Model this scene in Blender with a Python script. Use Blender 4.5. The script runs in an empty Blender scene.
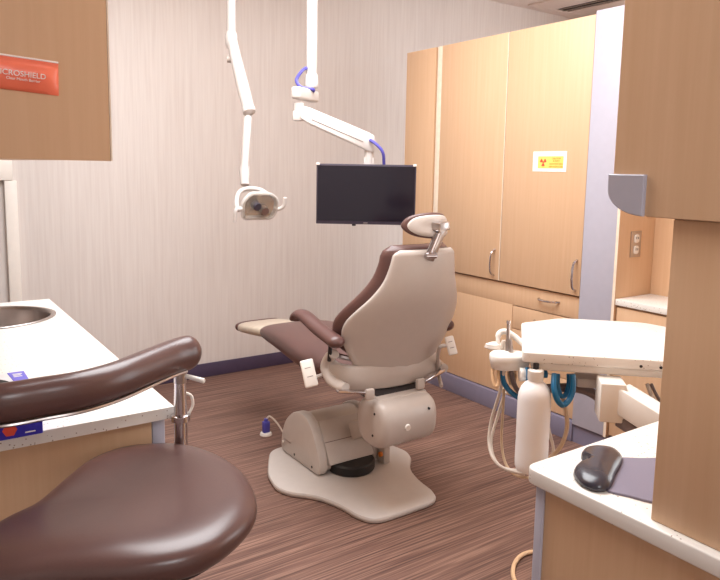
import bpy, bmesh, math, random
from mathutils import Vector, Matrix
random.seed(7)
PI = math.pi
S = bpy.context.scene
COL = S.collection

# ------------------------------------------------------------------ camera
H = 1.38
PPX, PPY, F = 363.0, 258.0, 682.0
d1 = Vector((-112 - PPX, 160 - PPY, F)).normalized()
d2 = Vector((1360 - PPX, 186 - PPY, F)); d2 = (d2 - d1 * d1.dot(d2)).normalized()
up = d2.cross(d1)
if up.y > 0: up = -up
RW = Matrix((d2, d1, up))
cam_d = bpy.data.cameras.new('camera')
cam = bpy.data.objects.new('camera', cam_d); COL.objects.link(cam)
cx = RW @ Vector((1, 0, 0)); cy = RW @ Vector((0, -1, 0)); cz = RW @ Vector((0, 0, -1))
M4 = Matrix((cx, cy, cz)).transposed().to_4x4(); M4.translation = Vector((0, 0, H))
cam.matrix_world = M4
cam_d.sensor_width = 36; cam_d.lens = F / 720 * 36
cam_d.shift_x = (360 - PPX) / 720; cam_d.shift_y = (PPY - 290) / 720
cam_d.clip_start = 0.02
S.camera = cam

def ray(px, py): return RW @ Vector((px - PPX, py - PPY, F))
def pz(px, py, z): r = ray(px, py); t = (z - H) / r.z; return Vector((r.x * t, r.y * t, z))
def pX(px, py, X): r = ray(px, py); t = X / r.x; return Vector((X, r.y * t, H + r.z * t))
def pY(px, py, Y): r = ray(px, py); t = Y / r.y; return Vector((r.x * t, Y, H + r.z * t))
def pt(px, py, d): return ray(px, py) * (d / F) + Vector((0, 0, H))

# ------------------------------------------------------------------ materials
def lin(c):
    return tuple(((v / 255) / 12.92 if v / 255 <= .04045 else ((v / 255 + .055) / 1.055) ** 2.4) for v in c) + (1,)
def new_mat(name, rough=.5, metal=0, spec=.5):
    m = bpy.data.materials.new(name); m.use_nodes = True
    b = m.node_tree.nodes['Principled BSDF']
    b.inputs['Roughness'].default_value = rough; b.inputs['Metallic'].default_value = metal
    b.inputs['Specular IOR Level'].default_value = spec
    return m, m.node_tree.nodes, m.node_tree.links, b
def plain(name, c, rough=.5, metal=0, spec=.5, var=.06, scale=30, bump=0):
    m, n, l, b = new_mat(name, rough, metal, spec)
    tc = n.new('ShaderNodeTexCoord'); no = n.new('ShaderNodeTexNoise')
    no.inputs['Scale'].default_value = scale; no.inputs['Detail'].default_value = 3
    l.new(tc.outputs['Object'], no.inputs['Vector'])
    cr = n.new('ShaderNodeValToRGB'); base = lin(c)
    cr.color_ramp.elements[0].position = .3; cr.color_ramp.elements[1].position = .7
    cr.color_ramp.elements[0].color = tuple(v * (1 - var) for v in base[:3]) + (1,)
    cr.color_ramp.elements[1].color = tuple(min(1, v * (1 + var)) for v in base[:3]) + (1,)
    l.new(no.outputs['Fac'], cr.inputs['Fac']); l.new(cr.outputs['Color'], b.inputs['Base Color'])
    if bump:
        bp = n.new('ShaderNodeBump'); bp.inputs['Strength'].default_value = bump; bp.inputs['Distance'].default_value = .002
        l.new(no.outputs['Fac'], bp.inputs['Height']); l.new(bp.outputs['Normal'], b.inputs['Normal'])
    return m
def grain(name, stops, scl, rough=.5, spec=.5, bump=0, detail=4, extra=None):
    """streaky material: noise stretched along one axis"""
    m, n, l, b = new_mat(name, rough, 0, spec)
    tc = n.new('ShaderNodeTexCoord'); mp = n.new('ShaderNodeMapping'); mp.inputs['Scale'].default_value = scl
    no = n.new('ShaderNodeTexNoise'); no.inputs['Scale'].default_value = 1; no.inputs['Detail'].default_value = detail
    no.inputs['Roughness'].default_value = .65
    l.new(tc.outputs['Object'], mp.inputs['Vector']); l.new(mp.outputs['Vector'], no.inputs['Vector'])
    cr = n.new('ShaderNodeValToRGB'); e = cr.color_ramp.elements
    while len(e) < len(stops): e.new(.5)
    for el, (p, c) in zip(e, stops): el.position = p; el.color = lin(c)
    l.new(no.outputs['Fac'], cr.inputs['Fac']); out = cr.outputs['Color']
    if extra:
        mp2 = n.new('ShaderNodeMapping'); mp2.inputs['Scale'].default_value = extra[0]
        no2 = n.new('ShaderNodeTexNoise'); no2.inputs['Scale'].default_value = 1; no2.inputs['Detail'].default_value = 2
        l.new(tc.outputs['Object'], mp2.inputs['Vector']); l.new(mp2.outputs['Vector'], no2.inputs['Vector'])
        cr2 = n.new('ShaderNodeValToRGB'); k = extra[1]
        cr2.color_ramp.elements[0].position = .35; cr2.color_ramp.elements[1].position = .65
        cr2.color_ramp.elements[0].color = (k, k, k, 1); cr2.color_ramp.elements[1].color = (1, 1, 1, 1)
        l.new(no2.outputs['Fac'], cr2.inputs['Fac'])
        mx = n.new('ShaderNodeMix'); mx.data_type = 'RGBA'; mx.blend_type = 'MULTIPLY'; mx.inputs['Factor'].default_value = 1
        l.new(out, mx.inputs['A']); l.new(cr2.outputs['Color'], mx.inputs['B']); out = mx.outputs['Result']
    l.new(out, b.inputs['Base Color'])
    if bump:
        bp = n.new('ShaderNodeBump'); bp.inputs['Strength'].default_value = bump; bp.inputs['Distance'].default_value = .003
        l.new(no.outputs['Fac'], bp.inputs['Height']); l.new(bp.outputs['Normal'], b.inputs['Normal'])
    return m
def speckle(name, base, fleck, rough=.3, scale=90, thr=.22, amount=.45):
    m, n, l, b = new_mat(name, rough, 0, .5)
    tc = n.new('ShaderNodeTexCoord'); vo = n.new('ShaderNodeTexVoronoi'); vo.inputs['Scale'].default_value = scale
    l.new(tc.outputs['Object'], vo.inputs['Vector'])
    lt = n.new('ShaderNodeMath'); lt.operation = 'LESS_THAN'; lt.inputs[1].default_value = thr
    l.new(vo.outputs['Distance'], lt.inputs[0])
    sp = n.new('ShaderNodeSeparateColor'); l.new(vo.outputs['Color'], sp.inputs['Color'])
    gt = n.new('ShaderNodeMath'); gt.operation = 'LESS_THAN'; gt.inputs[1].default_value = amount
    l.new(sp.outputs['Red'], gt.inputs[0])
    mu = n.new('ShaderNodeMath'); mu.operation = 'MULTIPLY'; l.new(lt.outputs[0], mu.inputs[0]); l.new(gt.outputs[0], mu.inputs[1])
    mx = n.new('ShaderNodeMix'); mx.data_type = 'RGBA'; mx.inputs['A'].default_value = lin(base); mx.inputs['B'].default_value = lin(fleck)
    l.new(mu.outputs[0], mx.inputs['Factor']); l.new(mx.outputs['Result'], b.inputs['Base Color'])
    return m

M = {}
M['wood'] = grain('maple_laminate', [(.25, (212, 174, 138)), (.5, (215, 178, 143)), (.75, (219, 183, 149))], (60, 60, 1.8), .42, .35)
M['wood_edge'] = plain('pale_edge_band', (240, 222, 200), .5)
M['floor'] = grain('strand_floor', [(.3, (80, 58, 52)), (.44, (108, 80, 71)), (.52, (126, 95, 84)), (.6, (156, 123, 107)), (.7, (118, 88, 79))],
                   (1.6, 120, 1), .5, .3, .12, 3, ((.7, 16, 1), .82))
M['wall'] = grain('ribbed_wallcovering', [(.3, (212, 203, 198)), (.5, (217, 209, 204)), (.7, (221, 214, 209))], (60, 60, 2.0), .8, .2, .18, 2)
M['ceiling'] = plain('ceiling_paint', (225, 212, 206), .9, 0, .1, .02)
M['base_purple'] = plain('plum_baseboard', (72, 60, 84), .5)
M['grey'] = plain('grey_laminate', (182, 180, 193), .45, var=.02)
M['grey_kick'] = plain('grey_kick', (128, 122, 142), .5, var=.03)
M['counter'] = speckle('speckled_white_worktop', (236, 231, 224), (170, 150, 138), .3, 120, .2, .4)
M['leather'] = plain('brown_vinyl', (90, 64, 60), .28, 0, .5, .05, 300, .05)
M['leather_chair'] = plain('chair_brown_vinyl', (94, 66, 62), .36, 0, .5, .05, 300, .05)
M['beige'] = plain('beige_plastic', (196, 187, 180), .32, var=.015)
M['beige_floor'] = plain('beige_base_plastic', (196, 188, 182), .4, var=.015)
M['white'] = plain('white_plastic', (236, 230, 222), .35, var=.015)
M['white_metal'] = plain('white_enamel', (212, 207, 204), .3, var=.01)
M['chrome'] = plain('chrome', (205, 200, 202), .14, 1, var=.02)
M['steel'] = plain('brushed_steel', (190, 182, 178), .28, 1, var=.04)
M['dark'] = plain('dark_plastic', (34, 30, 34), .45)
M['black'] = plain('black_rubber', (18, 17, 19), .5)
M['bezel'] = plain('monitor_bezel', (62, 56, 70), .4)
M['screen'] = plain('monitor_glass', (26, 22, 32), .14, 0, .5, .01)
M['blue'] = plain('blue_cable', (84, 80, 172), .4)
M['teal'] = plain('teal_hose', (28, 112, 160), .4)
M['tan'] = plain('tan_hose', (206, 180, 150), .45)
M['tan_floor'] = plain('cream_hose', (226, 190, 150), .45)
M['greyhose'] = plain('grey_hose', (120, 106, 104), .5)
M['hosewhite'] = plain('ivory_hose', (214, 202, 190), .45)
M['orange'] = plain('orange_packet', (255, 128, 98), .3)
M['text_white'] = plain('white_print', (255, 246, 242), .5)
M['boxblue'] = plain('blue_card', (58, 52, 190), .45)
M['boxviolet'] = plain('violet_card', (122, 116, 220), .45)
M['boxwhite'] = plain('white_card', (235, 232, 232), .5)
M['red'] = plain('orange_red_print', (226, 80, 60), .5)
M['yellow'] = plain('yellow_print', (252, 214, 110), .6)
M['amber'] = plain('amber_print', (222, 130, 50), .6)
M['paper'] = plain('white_paper', (250, 246, 236), .7)
M['padgrey'] = plain('grey_mouse_pad', (134, 127, 142), .75, 0, .2, .04, 400)
M['gel'] = plain('charcoal_gel_rest', (52, 48, 56), .25, 0, .5, .04, 200)
M['sole'] = plain('pale_vinyl_cover', (196, 182, 164), .3)
M['amberglass'] = plain('amber_reflector', (190, 160, 120), .15, .6)
def translucent(name, c, w):
    m, n, l, b = new_mat(name, .35)
    b.inputs['Base Color'].default_value = lin(c); b.inputs['Subsurface Weight'].default_value = w
    b.inputs['Subsurface Radius'].default_value = (.03, .028, .025)
    return m
M['bottle'] = translucent('milky_bottle', (244, 242, 242), .12)
def clear(name, c):
    m, n, l, b = new_mat(name, .05); b.inputs['Base Color'].default_value = lin(c)
    b.inputs['Transmission Weight'].default_value = .9; b.inputs['IOR'].default_value = 1.3
    return m
M['glass'] = clear('clear_shield', (250, 246, 240))

# ------------------------------------------------------------------ mesh helpers
def link(o): COL.objects.link(o); return o
def smooth_bm(bm, ang):
    for f in bm.faces: f.smooth = True
    for e in bm.edges:
        if len(e.link_faces) == 2 and e.calc_face_angle(0) > math.radians(ang): e.smooth = False
def obj(name, bm, m, parent=None, ang=35, sub=0, kind=None, recalc=True):
    if recalc: bmesh.ops.recalc_face_normals(bm, faces=bm.faces)
    if sub == 0: smooth_bm(bm, ang)
    else:
        for f in bm.faces: f.smooth = True
    me = bpy.data.meshes.new(name); bm.to_mesh(me); bm.free()
    me.materials.append(M[m] if isinstance(m, str) else m)
    o = link(bpy.data.objects.new(name, me))
    if sub:
        s = o.modifiers.new('subsurf', 'SUBSURF'); s.levels = sub; s.render_levels = sub
    if parent is not None:
        o.parent = parent
        root = parent
        if parent.parent is None: o.location = -parent.location
    if kind: o['kind'] = kind
    return o
def thing(name, label, cat, loc, group=None):
    o = link(bpy.data.objects.new(name, None)); o.location = loc; o.empty_display_size = .05
    o['label'] = label; o['category'] = cat
    if group: o['group'] = group
    return o
def tag(o, label, cat, group=None):
    o['label'] = label; o['category'] = cat
    if group: o['group'] = group
    return o
def B(): return bmesh.new()
def box(bm, a, b, bev=0, seg=2):
    a = Vector(a); b = Vector(b)
    r = bmesh.ops.create_cube(bm, size=1)
    lo = Vector(map(min, a, b)); hi = Vector(map(max, a, b))
    for v in r['verts']: v.co = Vector((lo[i] + (v.co[i] + .5) * (hi[i] - lo[i]) for i in range(3)))
    if bev:
        es = list({e for v in r['verts'] for e in v.link_edges})
        bmesh.ops.bevel(bm, geom=es, offset=bev, segments=seg, affect='EDGES', profile=.5)
    return bm
def obox(bm, c, ax, ay, az, sx, sy, sz, bev=0, seg=2):
    """box with its own axes"""
    n0 = set(bm.verts)
    box(bm, (-sx / 2, -sy / 2, -sz / 2), (sx / 2, sy / 2, sz / 2), bev, seg)
    ax = Vector(ax).normalized(); ay = Vector(ay); ay = (ay - ax * ax.dot(ay)).normalized(); az = ax.cross(ay)
    c = Vector(c)
    for v in bm.verts:
        if v not in n0: v.co = c + ax * v.co.x + ay * v.co.y + az * v.co.z
    return bm
def frame_of(t):
    t = t.normalized(); a = Vector((0, 0, 1)) if abs(t.z) < .9 else Vector((1, 0, 0))
    u = t.cross(a).normalized(); return u, u.cross(t).normalized()
def loft(bm, rings, cap=True, closed=False):
    vs = [[bm.verts.new(p) for p in r] for r in rings]; n = len(vs[0])
    pairs = list(zip(vs[:-1], vs[1:])) + ([(vs[-1], vs[0])] if closed else [])
    for a, b in pairs:
        for i in range(n): bm.faces.new((a[i], a[(i + 1) % n], b[(i + 1) % n], b[i]))
    if cap and not closed:
        for r in (vs[0], vs[-1]):
            c = sum((v.co for v in r), Vector()) / n; k = bm.verts.new(c)
            for i in range(n): bm.faces.new((r[i], r[(i + 1) % n], k))
    return bm
def tube(bm, pts, r, n=10, r2=None, closed=False):
    """swept tube with parallel transport; r may be a list, r2 a second (in-frame) radius"""
    P = [Vector(p) for p in pts]; N = len(P); rings = []; u = None
    for i in range(N):
        t = (P[min(i + 1, N - 1)] - P[max(i - 1, 0)]) if not closed else P[(i + 1) % N] - P[i - 1]
        t.normalize()
        if u is None: u, w = frame_of(t)
        else:
            u = (u - t * u.dot(t)).normalized(); w = u.cross(t).normalized()
        ra = r[i] if isinstance(r, (list, tuple)) else r
        rb = ra if r2 is None else (r2[i] if isinstance(r2, (list, tuple)) else r2)
        rings.append([P[i] + u * (ra * math.cos(2 * PI * k / n)) + w * (rb * math.sin(2 * PI * k / n)) for k in range(n)])
    return loft(bm, rings, True, closed)
def spline(pts, k=8):
    P = [Vector(p) for p in pts]; P = [2 * P[0] - P[1]] + P + [2 * P[-1] - P[-2]]; out = []
    for i in range(1, len(P) - 2):
        a, b, c, d = P[i - 1:i + 3]
        for j in range(k):
            t = j / k
            out.append(.5 * ((2 * b) + (c - a) * t + (2 * a - 5 * b + 4 * c - d) * t * t + (3 * b - a - 3 * c + d) * t ** 3))
    out.append(P[-2]); return out
def spline_closed(pts, k=6):
    P = [Vector(p) for p in pts]; n = len(P); out = []
    for i in range(n):
        a, b, c, d = P[i - 1], P[i], P[(i + 1) % n], P[(i + 2) % n]
        for j in range(k):
            t = j / k
            out.append(.5 * ((2 * b) + (c - a) * t + (2 * a - 5 * b + 4 * c - d) * t * t + (3 * b - a - 3 * c + d) * t ** 3))
    return out
def cyl(bm, a, b, r, n=24, rb=None, bev=0):
    a = Vector(a); b = Vector(b); t = b - a; u, w = frame_of(t); rb = r if rb is None else rb
    L = t.length; t.normalize()
    prof = [(0, r), (L, rb)] if not bev else [(0, r - bev), (bev * .3, r - bev * .3), (bev, r), (L - bev, rb), (L - bev * .3, rb - bev * .3), (L, rb - bev)]
    return loft(bm, [[a + t * s + u * (q * math.cos(2 * PI * k / n)) + w * (q * math.sin(2 * PI * k / n)) for k in range(n)] for s, q in prof])
def lathe(bm, prof, c, axis=(0, 0, 1), n=28):
    c = Vector(c); t = Vector(axis).normalized(); u, w = frame_of(t)
    return loft(bm, [[c + t * s + u * (q * math.cos(2 * PI * k / n)) + w * (q * math.sin(2 * PI * k / n)) for k in range(n)] for q, s in prof])
def inset(poly, d):
    """offset a closed 2-D outline inwards (counter-clockwise)"""
    n = len(poly); area = sum(poly[i].x * poly[(i + 1) % n].y - poly[(i + 1) % n].x * poly[i].y for i in range(n)); sg = 1 if area > 0 else -1
    out = []
    for i in range(n):
        a = (poly[i] - poly[i - 1]); b = (poly[(i + 1) % n] - poly[i]); a.z = b.z = 0
        na = Vector((-a.y, a.x, 0)).normalized() * sg; nb = Vector((-b.y, b.x, 0)).normalized() * sg
        m = na + nb
        if m.length < 1e-6: m = na
        m.normalize(); k = max(.45, m.dot(na)); out.append(Vector((poly[i].x, poly[i].y, 0)) + m * (d / k))
    return out
def slab(bm, poly, prof, fn=None):
    """outline with an edge profile [(inset, z)...] from bottom to top; fn bends the result"""
    poly = [Vector((p[0], p[1], 0)) for p in poly]
    rings = []
    for d, z in prof:
        rings.append([Vector((p.x, p.y, z)) for p in (inset(poly, d) if d else poly)])
    if fn: rings = [[fn(p) for p in r] for r in rings]
    return loft(bm, rings)
def puff(bm, poly, prof, fn=None, c=None):
    """like slab, but rings are scaled to the centre: for domed cushions. prof = [(scale, z)...]"""
    poly = [Vector((p[0], p[1], 0)) for p in poly]
    c = sum(poly, Vector()) / len(poly) if c is None else Vector((c[0], c[1], 0))
    rings = [[(c + (p - c) * s) + Vector((0, 0, z)) for p in poly] for s, z in prof]
    if fn: rings = [[fn(p) for p in r] for r in rings]
    return loft(bm, rings)
def rounded(r, ztop, zbot, k=4):
    """edge profile with both edges rounded by r"""
    pr = []
    for i in range(k + 1):
        a = PI / 2 * i / k; pr.append((r * (1 - math.sin(a)), zbot + r * (1 - math.cos(a))))
    for i in range(k + 1):
        a = PI / 2 * i / k; pr.append((r * (1 - math.cos(a)), ztop - r * (1 - math.sin(a))))
    return pr
def round_poly(pts, r, k=4):
    """round the corners of a 2-D polygon"""
    out = []; n = len(pts); rr = r if isinstance(r, (list, tuple)) else [r] * n
    for i in range(n):
        p = Vector((pts[i][0], pts[i][1], 0)); a = Vector((pts[i - 1][0], pts[i - 1][1], 0)); b = Vector((pts[(i + 1) % n][0], pts[(i + 1) % n][1], 0))
        da = (a - p); db = (b - p); q = min(rr[i], da.length * .48, db.length * .48)
        if q <= 1e-5: out.append(p); continue
        A = p + da.normalized() * q; C = p + db.normalized() * q
        for j in range(k + 1):
            t = j / k; out.append(A * (1 - t) ** 2 + p * 2 * t * (1 - t) + C * t * t)
    return out
def section(cy, cz, w, t, p=3.0, n=28, cx=0, f=None):
    out = []
    for k in range(n):
        a = 2 * PI * k / n; c, s = math.cos(a), math.sin(a)
        out.append((cx + w * math.copysign(abs(c) ** (2 / p), c), t * math.copysign(abs(s) ** (2 / p), s)))
    return out
def text_mesh(body, size, parent, m, origin, ux, uy, name='printed_text', depth=.0006, align='LEFT'):
    cu = bpy.data.curves.new('txt', 'FONT'); cu.body = body; cu.size = size; cu.extrude = depth; cu.align_x = align
    to = bpy.data.objects.new('txt', cu); COL.objects.link(to)
    dg = bpy.context.evaluated_depsgraph_get(); me = bpy.data.meshes.new_from_object(to.evaluated_get(dg))
    bpy.data.objects.remove(to)
    ux = Vector(ux).normalized(); uy = Vector(uy).normalized(); uz = ux.cross(uy); o = Vector(origin)
    for v in me.vertices: v.co = o + ux * v.co.x + uy * v.co.y + uz * v.co.z
    me.materials.clear(); me.materials.append(M[m]); me.name = name
    ob = link(bpy.data.objects.new(name, me)); ob.parent = parent
    if parent.parent is None: ob.location = -parent.location
    return ob

# ------------------------------------------------------------------ room shell
CE = 2.745; YB = 4.164; XC = 2.815
X0, X1, Y0 = -1.1, 5.35, -2.3
def struct(name, bm, m): return obj(name, bm, m, None, kind='structure')
struct('floor', box(B(), (X0 - .1, Y0 - .1, -.1), (X1 + .1, YB + .1, 0)), 'floor')
struct('ceiling', box(B(), (X0 - .1, Y0 - .1, CE), (X1 + .1, YB + .1, CE + .1)), 'ceiling')
struct('wall_back', box(B(), (X0 - .1, YB, 0), (X1 + .1, YB + .1, CE)), 'wall')
struct('wall_left', box(B(), (X0 - .1, Y0, 0), (X0, YB, CE)), 'wall')
struct('wall_right', box(B(), (X1, 2.6, 0), (X1 + .1, YB, CE)), 'wall')
struct('wall_front', box(B(), (X0, Y0 - .1, 0), (X1, Y0, CE)), 'wall')
zb = .092
struct('baseboard_back', box(B(), (X0, YB - .012, 0), (X1, YB, zb), .004), 'base_purple')
struct('baseboard_left', box(B(), (X0, Y0, 0), (X0 + .012, YB - .012, zb), .004), 'base_purple')
struct('baseboard_right', box(B(), (X1 - .012, 2.6, 0), (X1, YB - .012, zb), .004), 'base_purple')
bm = B()
box(bm, (.507, YB - .03, 0), (.568, YB, 1.282), .004)
box(bm, (.05, YB - .035, 1.282), (.55, YB, 1.40), .004)
box(bm, (.05, YB - .03, 0), (.11, YB, 1.282), .004)
struct('trim_1', bm, 'white')

# ------------------------------------------------------------------ tall cabinets on the right
LO = XC + .018      # lower fronts sit behind the upper doors
CB = 3.42           # backs
def handle_v(parent, y, z0, z1, x):
    bm = B(); tube(bm, spline([(x, y, z0), (x - .028, y, z0 + .02), (x - .036, y, (z0 + z1) / 2), (x - .028, y, z1 - .02), (x, y, z1)], 6), .006, 10)
    return obj('handle', bm, 'chrome', parent)
def handle_h(parent, y0, y1, z, x):
    bm = B(); tube(bm, spline([(x, y0, z), (x - .028, y0 + .02, z), (x - .036, (y0 + y1) / 2, z - .002), (x - .028, y1 - .02, z), (x, y1, z)], 6), .006, 10, None)
    return obj('handle', bm, 'chrome', parent)
ZT = 2.127; ZD = .762; ZK = .108
nc = thing('tall_cabinet', 'narrow tall maple cabinet at the far end of the cabinet wall, behind the monitor', 'cabinet', (XC + .3, 3.45, 0))
obj('carcass', box(B(), (XC + .02, 3.30, ZK), (CB, 3.60, ZT)), 'wood', nc)
obj('door', box(B(), (XC, 3.312, ZK + .01), (XC + .019, 3.60, ZT), .0015), 'wood', nc)
obj('plinth', box(B(), (XC + .001, 3.256, 0), (CB, 3.60, ZK)), 'grey_kick', nc)
obj('filler_strip', box(B(), (XC + .004, 3.256, ZK), (CB, 3.2985, ZT), .001), 'wood_edge', nc)['label'] = 'pale filler strip'

tc_ = thing('tall_cabinet', 'wide tall maple cabinet with two upper doors and drawers, carrying a yellow warning sheet', 'cabinet', (XC + .3, 2.7, 0))
obj('carcass', box(B(), (LO + .02, 2.149, ZK), (CB, 3.254, ZT)), 'wood', tc_)
dl = obj('door', box(B(), (XC, 2.706, ZD), (XC + .019, 3.252, ZT), .0015), 'wood', tc_)
bm = B(); box(bm, (XC - .0015, 2.7045, ZD), (XC + .018, 2.7055, ZT)); box(bm, (XC - .0008, 2.706, ZD), (XC, 2.7095, ZT))
obj('edge_strip', bm, 'wood_edge', dl)['label'] = 'pale edge strip between the doors'
handle_v(dl, 2.744, .785, .937, XC)
dr = obj('door', box(B(), (XC, 2.151, ZD), (XC + .019, 2.702, ZT), .0015), 'wood', tc_)
handle_v(dr, 2.176, .786, .943, XC)
yl = 2.606
tdw = obj('drawer', box(B(), (LO, 2.151, .638), (LO + .019, 3.252, .752), .0015), 'wood', tc_)
handle_h(tdw, 2.286, 2.421, .706, LO)
obj('lower_door', box(B(), (LO, yl + .003, ZK + .006), (LO + .019, 3.252, .6385), .0005), 'wood', tc_)
for z0, z1 in ((.506, .633), (.312, .502), (ZK + .006, .308)):
    d = obj('drawer', box(B(), (LO, 2.151, z0), (LO + .019, yl - .001, z1), .0015), 'wood', tc_)
    handle_h(d, 2.31, 2.445, (z0 + z1) / 2 + .01, LO)
obj('plinth', box(B(), (XC, 2.149, 0), (CB, 3.2545, ZK), .003), 'grey_kick', tc_)

gp = obj('pillar', box(B(), (XC - .005, 1.952, .098), (XC + .16, 2.147, 2.142), .004), 'grey'); 
tag(gp, 'tall pale grey pillar panel between the maple cabinets and the counter niche', 'pillar')

# niche: side panel, shallow counter
ni = thing('counter_niche', 'maple niche with a small white counter beyond the grey pillar', 'cabinet', (2.95, 1.5, 0))
NX = 3.085; NZ = .787
bm = B(); box(bm, (XC - .015, 1.937, .1), (CB, 1.9505, 2.13), .001); obj('side_panel', bm, 'wood', ni)
bm = B(); box(bm, (XC - .0175, 1.9365, .1), (XC - .0155, 1.951, 2.13)); obj('edge_strip', bm, 'wood_edge', ni)
obj('back_panel', box(B(), (NX, .95, NZ), (CB, 1.9365, 2.13)), 'wood', ni)
obj('base_cabinet', box(B(), (XC + .015, .95, ZK), (CB, 1.9365, NZ - .031)), 'wood', ni)
obj('cabinet_door', box(B(), (XC - .002, 1.46, ZK + .005), (XC + .0145, 1.932, NZ - .04), .0015), 'wood', ni)
obj('cabinet_door', box(B(), (XC - .002, .96, ZK + .005), (XC + .0145, 1.455, NZ - .04), .0015), 'wood', ni)
obj('plinth', box(B(), (XC + .01, .95, 0), (CB, 2.147, ZK - .011)), 'grey_kick', ni)
obj('worktop', box(B(), (XC - .012, .95, NZ - .03), (NX, 1.9365, NZ), .003), 'counter', ni)

ou = thing('wall_outlet', 'steel double wall outlet on the niche side above the small white counter', 'outlet', (2.935, 1.935, 1.043))
obj('cover_plate', box(B(), (2.892, 1.931, .98), (2.972, 1.937, 1.105), .002), 'steel', ou)
for dz in (.026, -.028):
    bm = B(); slab(bm, round_poly([(-.018, -.02), (.018, -.02), (.018, .02), (-.018, .02)], .014, 5), [(0, 0), (0, .003), (.002, .005)],
                   lambda p, dz=dz: Vector((2.932 + p.x, 1.931 - p.z, 1.043 + dz + p.y)))
    so = obj('socket', bm, 'white', ou)
    bm = B()
    for dx in (-.007, .007): box(bm, (2.932 + dx - .0015, 1.9245, 1.043 + dz - .002), (2.932 + dx + .0015, 1.9262, 1.043 + dz + .009))
    obj('slot', bm, 'dark', so)

sg = thing('warning_sign', 'white sheet with a yellow radiation warning label taped on the right tall door', 'sign', (XC - .002, 2.384, 1.43))
y0, y1, z0, z1 = 2.494, 2.275, 1.380, 1.484
obj('sheet', box(B(), (XC - .002, y1, z0), (XC, y0, z1)), 'paper', sg)
yb0, yb1, zb0, zb1 = 2.459, 2.294, 1.398, 1.459
lb = obj('yellow_label', box(B(), (XC - .0032, yb1, zb0), (XC - .0019, yb0, zb1)), 'yellow', sg)
bm = B(); cyy, czz = yb0 - .036, (zb0 + zb1) / 2
for a0 in (30, 150, 270):
    vs = []
    for r_, rng in ((.006, (-30, 0, 30)), (.021, (30, 10, -10, -30))):
        for da in rng:
            a = math.radians(a0 + da); vs.append(Vector((0, -math.cos(a) * r_, math.sin(a) * r_)))
    f0 = [bm.verts.new(Vector((XC - .0045, cyy, czz)) + v) for v in vs]; f1 = [bm.verts.new(Vector((XC - .003, cyy, czz)) + v) for v in vs]
    bm.faces.new(f0); bm.faces.new(f1[::-1]); n = len(f0)
    for i in range(n): bm.faces.new((f0[i], f0[(i + 1) % n], f1[(i + 1) % n], f1[i]))
cyl(bm, (XC - .0045, cyy, czz), (XC - .003, cyy, czz), .0042, 12)
obj('trefoil', bm, 'red', lb)
for i, (tx, s) in enumerate((('CAUTION', .0125), ('X-RAY', .0155), ('RADIATION AREA', .0105), ('KEEP DOOR CLOSED', .0095))):
    text_mesh(tx, s, lb, 'amber', (XC - .0034, 2.339, zb1 - .0155 - .0135 * i), (0, -1, 0), (0, 0, 1), 'printed_text', .0006, 'CENTER')

# ------------------------------------------------------------------ ceiling vent
cv = thing('ceiling_vent', 'long slotted air vent set in the ceiling above the tall cabinets', 'vent', (4.75, 3.4, CE))
bm = B()
for a, b in (((4.42, 4.0), (5.2, 4.06)), ((4.42, 2.7), (5.2, 2.76)), ((4.42, 2.76), (4.70, 4.0)), ((4.86, 2.76), (5.2, 4.0))):
    box(bm, (a[0], a[1], CE - .012), (b[0], b[1], CE), .002)
obj('frame', bm, 'ceiling', cv)
obj('slot', box(B(), (4.70, 2.76, CE - .003), (4.86, 4.0, CE - .0005)), 'dark', cv)
for x in (4.735, 4.80):
    obj('slat', obox(B(), (x, 3.38, CE - .011), (1, 0, .8), (0, 1, 0), (0, 0, 1), .018, 1.24, .002), 'ceiling', cv)

# ------------------------------------------------------------------ near right unit
RZ = .78; RX = 1.04
nb = thing('base_cabinet', 'maple base cabinet under the near right counter with a grey corner strip', 'cabinet', (1.4, .2, 0))
obj('carcass', box(B(), (RX + .02, -.4, .09), (1.82, .875, RZ - .034)), 'wood', nb)
obj('corner_strip', box(B(), (RX + .012, .862, .02), (RX + .0195, .882, RZ - .034), .002), 'grey', nb)['label'] = 'grey corner strip'
obj('plinth', box(B(), (RX + .06, -.4, 0), (1.80, .84, .089)), 'grey_kick', nb)
bm = B(); slab(bm, round_poly([(RX, -.4), (1.83, -.4), (1.83, .905), (RX, .905)], [0, 0, .01, .028], 6), rounded(.004, RZ, RZ - .033, 3))
tag(obj('countertop', bm, 'counter'), 'speckled white countertop at lower right with the grey mouse pad on it', 'countertop')
PX = 1.06
pn = obj('support_panel', box(B(), (PX, -.4, RZ + .0005), (1.80, .633, 1.306), .002), 'wood')
tag(pn, 'near brown wood panel standing on the right counter, at the right edge', 'panel')
uc = thing('wall_cabinet', 'large brown wall cabinet at upper right with a grey rounded bracket', 'cabinet', (1.4, .2, 1.31))
cut = [(-.4, 1.3075), (.672, 1.3075), (.705, 1.322), (.73, 1.345), (.742, 1.374), (.742, 2.4), (-.4, 2.4)]
obj('carcass', slab(B(), cut, [(.001, 0), (0, .001), (0, .75)], lambda p: Vector((PX + .002 + p.z, p.x, p.y))), 'wood', uc)
obj('door', slab(B(), cut, [(.0015, 0), (0, .0015), (0, .0175)], lambda p: Vector((PX - .016 + p.z, p.x, p.y))), 'wood', uc)
bm = B(); zq = 1.312; pl = [(0, 0)]
rr = .068
pts = [(.695, 1.378), (.766, 1.378), (.766, 1.36)] + [(.695 + .071 * math.cos(a), 1.352 - .044 * math.sin(a)) for a in [PI / 2 * i / 8 for i in range(1, 9)]]
slab(bm, pts, [(0, 0), (0, .006), (.002, .008)], lambda p: Vector((PX - .016 - p.z, p.x - .019, p.y)))
obj('bracket', bm, 'grey', uc)['label'] = 'grey rounded bracket'

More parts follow.
